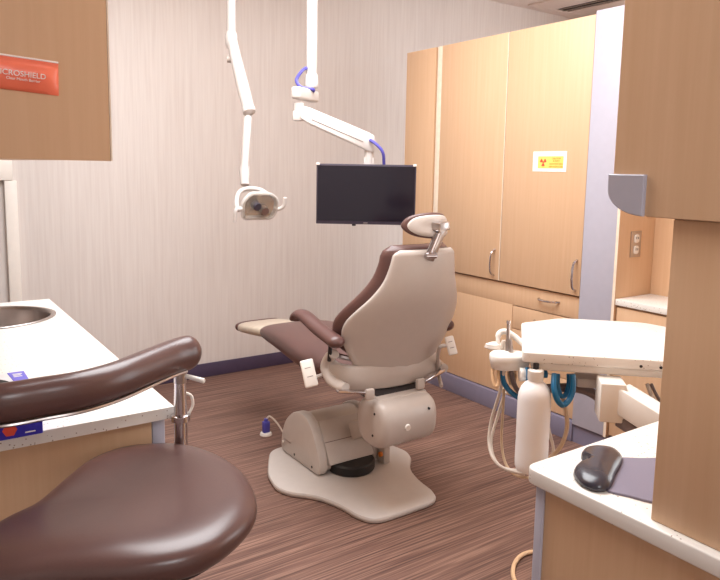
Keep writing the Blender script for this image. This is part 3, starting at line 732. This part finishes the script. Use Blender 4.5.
# ------------------------------------------------------------------ monitor on its ceiling arm
MD = 3.5
mr = RW @ Vector((1, 0, 0)); mr.z = 0; mr.normalize(); mf = Vector((-mr.y, mr.x, 0)); mf = mf if mf.dot(ray(366, 194)) > 0 else -mf; mu = Vector((0, 0, 1))
mm = thing('monitor_mount', 'white ceiling pole and folding arm holding up the monitor', 'monitor arm', pt(311, 60, MD + .06))
pole_d = MD + .08
pb_ = pt(311.5, 84, pole_d); ptp = Vector((pb_.x, pb_.y, CE)); ppx = F / pole_d
bm = B(); cyl(bm, pb_ + Vector((0, 0, .03)), ptp, .028, 24); obj('pole', bm, 'white_metal', mm)
bm = B(); lathe(bm, [(.06, 0), (.06, -.015), (.03, -.03)], ptp); obj('ceiling_flange', bm, 'white_metal', mm)
bm = B(); lathe(bm, [(.033, -.02), (.037, -.01), (.037, 0), (.033, .045), (.03, .05)], pb_); obj('pole_collar', bm, 'white_metal', mm)
e1 = pt(299, 103, pole_d - .12); 
a0 = pb_ + Vector((0, 0, -.035))
bm = B(); obox(bm, (a0 + e1) / 2 + Vector((0, 0, .01)), Vector((e1.x - a0.x, e1.y - a0.y, 0)), (0, 0, 1), (0, 0, 1), (Vector((e1.x, e1.y, 0)) - Vector((a0.x, a0.y, 0))).length + .08, .06, .055, .012, 3); obj('elbow', bm, 'white_metal', mm)
bm = B(); cyl(bm, e1 + Vector((0, 0, -.05)), e1 + Vector((0, 0, .0)), .026, 20); obox(bm, e1 + Vector((0, 0, -.065)), mr, mf, mu, .06, .05, .05, .008); obj('pivot', bm, 'white_metal', mm)
s0 = pt(302, 113, pole_d - .12); s1 = pt(373, 144, MD + .06); av = s1 - s0
bm = B(); rings = []
side = mf
for u, hh, ww in ((-.02, .02, .022), (.0, .034, .027), (.1, .042, .03), (.55, .046, .03), (.92, .048, .03), (1.0, .046, .03), (1.02, .04, .026)):
    c = s0 + av * u; ring = []
    for dx, dz in ((-1, -.8), (-.8, -1), (.8, -1), (1, -.8), (1, .8), (.8, 1), (-.8, 1), (-1, .8)): ring.append(c + side * (dx * ww) + mu * (dz * hh))
    rings.append(ring)
loft(bm, rings); la = obj('spring_arm', bm, 'white_metal', mm)
bm = B(); o_ = -side * .0308; obox(bm, s0 + av * .5 + o_ + mu * -.012, av, mu, (0, 0, 1), av.length * .72, .003, .002); obj('seam', bm, 'greyhose', la)
bm = B(); cyl(bm, s1 + mr * -.02 + mu * -.11, s1 + mr * -.02 + mu * -.03, .024, 16); obox(bm, s1 + mr * -.02 + mu * -.105 , mr, mf, mu, .055, .03, .07, .004)
obj('swivel', bm, 'white_metal', mm)
bm = B(); obox(bm, s1 + mr * -.02 + mu * -.107 - mf * .0162, mr, mf, mu, .024, .003, .03); obj('swivel_plate', bm, 'dark', mm)
def cable(pts, r, m, par, nm='cable'):
    bm = B(); tube(bm, spline(pts, 6), r, 8); return obj(nm, bm, m, par)
cable([pt(306.5, 68, pole_d - .03), pt(302, 71, pole_d - .05), pt(296.5, 80, pole_d - .06), pt(301, 87, pole_d - .07), pt(313, 89.5, pole_d - .055), pt(313, 92, pole_d - .02)], .0085, 'blue', mm)
cable([pt(370, 140, MD + .02), pt(377, 145, MD), pt(383, 153, MD), pt(384, 165, MD + .03)], .0085, 'blue', mm)
mo = thing('monitor', 'flat black monitor hanging from the white ceiling arm, screen facing the chair back', 'monitor', pt(366, 194, MD))
mc = pt(366, 194.5, MD); k = MD / F; W_, H_ = 99.5 * k, 60 * k
bm = B(); obox(bm, mc + mf * .012, mr, mu, (0, 0, 1), W_, H_, .024, .003); obj('housing', bm, 'bezel', mo)
bm = B(); obox(bm, mc - mf * .0005 + mu * .004, mr, mu, (0, 0, 1), W_ - .012, H_ - .027, .002); obj('screen', bm, 'screen', mo)
bm = B(); obox(bm, mc + mf * .035 + mu * .03, mr, mu, (0, 0, 1), .22, .2, .03, .01); obj('rear_cover', bm, 'dark', mo)
bm = B(); 
for s in (-1, 1): obox(bm, mc + mf * .008 + mr * s * (W_ / 2 - .008) + mu * (H_ / 2 - .002), mr, mu, (0, 0, 1), .018, .012, .028, .002)
obj('corner_guard', bm, 'white', mo)
bm = B(); obox(bm, mc - mf * .0008 - mu * (H_ / 2 - .008), mr, mu, (0, 0, 1), .022, .005, .002); obj('badge', bm, 'steel', mo)
bm = B(); obox(bm, mc + mf * .01 - mu * (H_ / 2 + .004) - mr * .06, mr, mu, (0, 0, 1), .02, .01, .012, .002); obj('sensor', bm, 'dark', mo)

# ------------------------------------------------------------------ operating light
LD = 3.72
ol = thing('dental_light', 'white dental operating lamp on a jointed ceiling pole, left of the monitor', 'dental lamp', pt(232, 0, LD))
j0 = pt(231.3, 40, LD); ltop = Vector((j0.x, j0.y, CE))
bm = B(); cyl(bm, j0 + mu * .0, ltop, .0245, 24); obj('pole', bm, 'white_metal', ol)
bm = B(); lathe(bm, [(.06, 0), (.06, -.015), (.03, -.03)], ltop); obj('ceiling_flange', bm, 'white_metal', ol)
bm = B(); lathe(bm, [(.01, -.045), (.026, -.04), (.034, -.02), (.034, .02), (.028, .04), (.024, .045)], j0); obj('joint', bm, 'white_metal', ol)
bm = B(); kp = pt(227.5, 59, LD - .01); cyl(bm, kp, kp + mr * .03, .02, 16); obj('knob', bm, 'beige', ol)
j1 = pt(248.5, 109, LD - .12)
bm = B(); tube(bm, [j0 + mr * .004, j0.lerp(j1, .25), j0.lerp(j1, .75), j1], [.028, .031, .034, .032], 18, ); obj('upper_arm', bm, 'white_metal', ol)
bm = B(); lathe(bm, [(.012, -.035), (.034, -.02), (.036, .0), (.028, .02)], j1, (j0 - j1)); obj('arm_cap', bm, 'white_metal', ol)
j2 = pt(244.5, 168, LD - .12)
bm = B(); tube(bm, [j1 + mu * -.03, j1.lerp(j2, .15), j1.lerp(j2, .6), j2], [.012, .021, .0225, .022], 16); obj('lower_arm', bm, 'white_metal', ol)
j3 = pt(245, 185, LD - .14)
bm = B(); tube(bm, [j2 + mu * .01, j2 + mu * -.02, j3], [.026, .029, .022], 16); obj('yoke_socket', bm, 'white_metal', ol)
hc = pt(259, 207, LD - .26); ks = (LD - .26) / F
yk = [pt(238, 211, LD - .22), pt(236.5, 202, LD - .2), pt(239, 193, LD - .18), pt(246, 189, LD - .17), pt(256, 189, LD - .18), pt(264, 192, LD - .2), pt(270, 198, LD - .22)]
bm = B(); tube(bm, spline(yk, 6), .0125, 12); obj('yoke', bm, 'white_metal', ol)
fw = (Vector((.15, -.9, -.35)) + -mf * .6).normalized(); fr_ = fw.cross(mu).normalized(); fr_ = fr_ if fr_.dot(mr) > 0 else -fr_; fu = fr_.cross(fw); fu = fu if fu.z > 0 else -fu
bm = B(); hp2 = round_poly([(-.09, -.066), (.075, -.066), (.1, -.02), (.1, .05), (.055, .08), (-.05, .08), (-.095, .03)], .025, 4)
def lm(p): return hc + fr_ * p.x + fu * p.y + fw * p.z
slab(bm, hp2, [(.045, -.05), (.02, -.042), (.004, -.02), (0, .0), (0, .012), (.012, .016), (.016, .004), (.03, -.022), (.05, -.03)], lm); hd = obj('lamp_head', bm, 'white_metal', ol, ang=50)
bm = B(); slab(bm, [(p.x * .78, p.y * .78) for p in hp2], [(.03, -.024), (.004, -.008), (0, -.002), (.01, -.006), (.03, -.018)], lm); obj('reflector', bm, 'amberglass', hd)
bm = B(); cyl(bm, lm(Vector((-.02, .012, -.01))), lm(Vector((-.012, .006, .022))), .024, 16, .02); obj('bulb_holder', bm, 'bezel', hd)
bm = B(); cyl(bm, lm(Vector((.022, -.012, -.01))), lm(Vector((.026, -.016, .03))), .021, 16, .02); obj('bulb_cap', bm, 'steel', hd)
bm = B(); slab(bm, [(p.x * .95, p.y * .95) for p in hp2], [(0, .0155), (0, .0175)], lm); obj('shield', bm, 'glass', hd)
for sx in (-1, 1):
    bm = B(); tube(bm, spline([lm(Vector((sx * .08, -.005, 0))), lm(Vector((sx * .105, -.008, .01))), lm(Vector((sx * .125, .012 if sx > 0 else -.01, .02))), lm(Vector((sx * .128, .055 if sx > 0 else -.07, .022)))], 6), [.012] * 6 + [.010] * 13, 10)
    obj('handle', bm, 'white_metal', hd)

# ------------------------------------------------------------------ delivery unit
TZ = .84
du = thing('delivery_unit', 'white speckled delivery tray table on a swing arm with hoses, right of the chair', 'delivery unit', (1.85, 1.3, TZ))
FL = pz(522.5, 352, TZ); dd_ = Vector((.71, -.705, 0)).normalized(); dn = Vector((-dd_.y, dd_.x, 0))
def tw(a, b, z=0): return FL + dd_ * a + dn * b + Vector((0, 0, z))
tp2 = [(0, 0), (.56, 0), (.62, .06), (.62, .40), (.455, .53), (.165, .53), (.016, .41)]
tpo = [(lambda v: (v.x, v.y))(tw(*p)) for p in tp2]
bm = B(); slab(bm, round_poly(tpo, [.018, .03, .03, .03, .03, .03, .02], 4), rounded(.004, TZ, TZ - .032, 3)); obj('tray_top', bm, 'counter', du)
bm = B(); tpi = [(lambda v: (v.x, v.y))(tw(*p)) for p in ((.03, .015), (.54, .015), (.59, .07), (.59, .38), (.44, .5), (.17, .5), (.03, .4))]
slab(bm, round_poly(tpi, .02, 3), rounded(.006, TZ - .0325, TZ - .058, 3)); ub = obj('tray_underside', bm, 'white', du)
for k in range(4):
    bm = B(); a = .34 + .055 * k; cyl(bm, tw(a, -.0012, -.021), tw(a, .003, -.021), .0045, 10); obj('screw', bm, 'dark', du)
# control head, arm
hd0 = tw(.235, .20, -.15)
bm = B(); a0 = pt(610, 400, 2.0)
obox(bm, a0 + Vector((0, 0, .004)), dd_, dn, (0, 0, 1), .07, .09, .115, .004); obj('arm_head', bm, 'white', du)
b0 = pt(622, 398, 1.98); b1 = Vector((1.735, .915, .66)); ad = b1 - b0
bm = B(); obox(bm, (b0 + b1) / 2, ad, (0, 0, 1), (0, 0, 1), ad.length + .02, .075, .07, .006); obj('swing_arm', bm, 'white', du)
bm = B(); obox(bm, (b0 + b1) / 2 + Vector((0, 0, -.062)), ad, (0, 0, 1), (0, 0, 1), ad.length, .035, .05, .004); obj('arm_liner', bm, 'greyhose', du)
bm = B(); cyl(bm, (1.735, .915, .58), (1.735, .915, .72), .034, 20); box(bm, (1.70, .8755, .56), (1.77, .90, .74), .004); obj('wall_pivot', bm, 'dark', du)
bm = B(); obox(bm, pt(588, 380, 2.12), dd_, dn, (0, 0, 1), .08, .08, .03, .008); obj('foot_box', bm, 'beige', du)
# instrument holder on the tray's left end
hcen = pt(509, 358, 2.15)
bm = B()
hpz = spline_closed([(-.07, -.025), (-.03, -.045), (.03, -.04), (.075, -.02), (.08, .02), (.03, .045), (-.03, .05), (-.07, .02)], 4)
def hm(p): return hcen + mr * p.x + mf * p.y + Vector((0, 0, p.z))
slab(bm, [(p.x * .82, p.y) for p in hpz], [(.02, -.035), (.006, -.03), (.002, -.012), (0, -.006), (0, .01), (.006, .016), (.016, .018)], hm); hold = obj('instrument_holder', bm, 'white', du, ang=60)
bm = B(); bp_ = hcen + mr * -.035 + mf * .05 + Vector((0, 0, .02))
puff(bm, spline_closed([(-.035, 0), (0, -.02), (.035, 0), (0, .02)], 5), [(.5, -.008), (1, 0), (.9, .012), (.4, .018)], lambda p: bp_ + mr * p.x + mf * p.y + Vector((0, 0, p.z))); obj('rest_pad', bm, 'white', hold)
bm = B(); tube(bm, [hcen + mr * .05, tw(.05, .2, -.04)], .012, 10); obj('mounting_bar', bm, 'white', hold)
# handpieces
hpn = thing('handpiece', 'slim silver handpiece standing upright in the instrument holder', 'handpiece', pt(508, 352, 2.17))
bm = B(); tube(bm, [pt(507.5, 354, 2.17), pt(507.8, 345, 2.17), pt(508.3, 331, 2.17), pt(508.5, 323, 2.17)], [.0085, .0075, .006, .005], 12); obj('body', bm, 'steel', hpn)
bm = B(); cyl(bm, pt(508.5, 323.5, 2.17), pt(508.6, 320.5, 2.17), .0065, 12); obj('head', bm, 'chrome', hpn)
cable([pt(507, 362, 2.16), pt(503, 375, 2.16), pt(500, 392, 2.2), pt(492, 418, 2.25), pt(489, 440, 2.25), pt(493, 458, 2.22), pt(505, 469, 2.2), pt(525, 474, 2.2)], .0055, 'hosewhite', hpn, 'hose')
sy = thing('syringe', 'white curved air water syringe hooked over the instrument holder', 'dental syringe', pt(505, 335, 2.19))
bm = B(); tube(bm, spline([pt(501, 352, 2.19), pt(498, 343, 2.19), pt(499, 334, 2.2), pt(505, 331.5, 2.2), pt(513, 335.5, 2.19), pt(522, 343, 2.17), pt(528, 349, 2.15)], 6), [.007] * 10 + [.0095] * 30, 12); obj('body', bm, 'white', sy)
cable([pt(500, 352, 2.19), pt(502, 346, 2.18), pt(504, 341, 2.18), pt(505, 350, 2.18)], .006, 'hosewhite', sy, 'hose')
sn = thing('suction_handpiece', 'short grey suction tip clipped beside the silver handpiece', 'suction tip', pt(504, 345, 2.16))
bm = B(); tube(bm, [pt(511, 353, 2.15), pt(510.6, 346, 2.15), pt(510.3, 339, 2.16)], [.008, .0065, .005], 10); obj('body', bm, 'steel', sn)
cable([pt(511, 364, 2.15), pt(512, 376, 2.15), pt(516, 388, 2.16), pt(524, 396, 2.18), pt(536, 400, 2.2)], .008, 'greyhose', sn, 'hose')
# hoses of the unit
cable([pt(493, 366, 2.16), pt(492.5, 376, 2.15), pt(495, 386, 2.14), pt(498, 384, 2.14), pt(498.5, 374, 2.15), pt(498, 366, 2.16)], .0055, 'tan_floor', du, 'hose')
cable([pt(502, 368, 2.17), pt(503, 380, 2.16), pt(508, 389, 2.16), pt(516, 396, 2.17), pt(526, 402, 2.18)], .0085, 'teal', du, 'hose')
cable([pt(515, 368, 2.17), pt(515, 378, 2.17), pt(512, 384, 2.17), pt(509, 376, 2.17), pt(510, 368, 2.17)], .006, 'tan_floor', du, 'hose')
cable([pt(554.5, 374, 2.06), pt(554, 388, 2.04), pt(557.5, 400, 2.04), pt(563, 405, 2.05), pt(569.5, 399, 2.06), pt(573, 388, 2.06), pt(572.5, 374, 2.06)], .009, 'teal', du, 'hose')
cable([pt(557.5, 374, 2.1), pt(557.5, 386, 2.09), pt(561, 396, 2.09), pt(566, 394, 2.1), pt(569, 384, 2.1), pt(569, 374, 2.1)], .008, 'teal', du, 'hose')
cable([pt(563, 400, 2.08), pt(566, 412, 2.1), pt(567, 427, 2.12), pt(562, 444, 2.14), pt(552, 456, 2.16), pt(535, 466, 2.18)], .0068, 'tan', du, 'hose')
cable([pt(504, 388, 2.2), pt(503, 410, 2.24), pt(501.5, 440, 2.26), pt(505, 462, 2.25), pt(514, 474, 2.22), pt(527, 477.5, 2.2), pt(538, 474, 2.2)], .0045, 'tan', du, 'hose')
cable([pt(505, 392, 2.22), pt(498, 415, 2.27), pt(491, 442, 2.28), pt(497, 463, 2.25), pt(512, 470, 2.22), pt(530, 468, 2.2)], .005, 'hosewhite', du, 'hose')
cable([pt(546, 388, 2.2), pt(547, 415, 2.2), pt(549, 430, 2.2), pt(553, 446, 2.2), pt(553, 456, 2.2)], .005, 'hosewhite', du, 'hose')
cable([pt(540, 389, 2.1), pt(558, 388, 2.12), pt(576, 388, 2.13), pt(592, 393, 2.12), pt(605, 404, 2.1), pt(609, 412, 2.08)], .015, 'greyhose', du, 'hose')
cable([pt(647, 384, 2.1), pt(652, 396, 2.1), pt(660, 410, 2.08), pt(664, 420, 2.05)], .006, 'hosewhite', du, 'hose')
cable([pt(651, 384, 2.1), pt(657, 396, 2.1), pt(664, 406, 2.08)], .005, 'greyhose', du, 'hose')
# water bottle
wb = thing('water_bottle', 'milky white water bottle hanging under the front left corner of the tray', 'bottle', pt(532, 473, 2.08))
bd = 2.08; kk = bd / F; bt = pt(534, 376, bd); bb = pt(532, 473, bd); bz0 = bb.z; bz1 = bt.z; rw = 16.3 * kk
cxy = pt(533, 425, bd)
bm = B(); hgt = bz1 - bz0
lathe(bm, [(rw * .55, 0), (rw * .9, .004), (rw * .98, .014), (rw, .03), (rw * 1.0, hgt * .3), (rw * .985, hgt * .34), (rw, hgt * .38), (rw * 1.0, hgt * .78), (rw * .96, hgt * .84), (rw * .84, hgt * .90), (rw * .62, hgt * .945), (rw * .46, hgt * .965), (rw * .42, hgt)], (cxy.x, cxy.y, bz0), n=36)
obj('body', bm, 'bottle', wb, ang=50)
bm = B(); lathe(bm, [(rw * .46, 0), (rw * .48, .004), (rw * .48, .03), (rw * .36, .034)], (cxy.x, cxy.y, bz1 - .006)); obj('cap', bm, 'white', wb)
bm = B(); k0 = pt(523, 374.5, bd + .03); cyl(bm, k0 - mr * .012, k0 + mr * .012, .022, 18, .02, .004); obj('fitting', bm, 'white', du)
bm = B(); k0 = pt(528, 374, bd + .02); cyl(bm, k0 - mr * .008, k0 + mr * .006, .021, 18, .02, .003); obj('fitting_ring', bm, 'teal', du)
bm = B(); k0 = pt(543, 374, bd + .02); cyl(bm, k0 - mr * .01, k0 + mr * .012, .012, 14); obj('fitting_ring', bm, 'teal', du)
bm = B(); box(bm, Vector((cxy.x - .006, cxy.y - .006, bz1 + .02)), Vector((cxy.x + .006, cxy.y + .006, TZ - .033))); obj('bottle_hanger', bm, 'dark', du)
# floor hose
fh = B(); tube(fh, spline([(2.05, 1.42, .008), (1.93, 1.50, .008), pz(535, 551.5, .008), pz(522, 555, .008), pz(514, 565, .008), pz(514.5, 580, .008), (1.62, 1.36, .008), (1.66, 1.22, .008), (1.8, 1.1, .008)], 8), .0075, 10)
tag(obj('hose', fh, 'tan_floor'), 'cream hose curving over the floor beside the right base cabinet', 'hose')

# ------------------------------------------------------------------ lights
def area(name, loc, sx, sy, w, col=(.95, .975, 1), rot=None):
    l = bpy.data.lights.new(name, 'AREA'); l.shape = 'RECTANGLE'; l.size = sx; l.size_y = sy; l.energy = w; l.color = col
    o = link(bpy.data.objects.new(name, l)); o.location = loc
    if rot: o.rotation_euler = rot
    return o
area('ceiling_lamp_middle', (1.3, 2.2, CE - .02), 1.7, 1.6, 66)
area('added_fill_rear', (.3, -1.1, CE - .02), .9, .9, 22)  # unseen fill light added behind the camera to brighten the near panels
w = bpy.data.worlds.new('world'); S.world = w; w.use_nodes = True
w.node_tree.nodes['Background'].inputs['Color'].default_value = (.97, .98, 1, 1); w.node_tree.nodes['Background'].inputs['Strength'].default_value = 3.0
S.view_settings.view_transform = 'Standard'; S.view_settings.look = 'None'; S.view_settings.gamma = 1; S.view_settings.exposure = 0.58
S.view_settings.use_curve_mapping = False
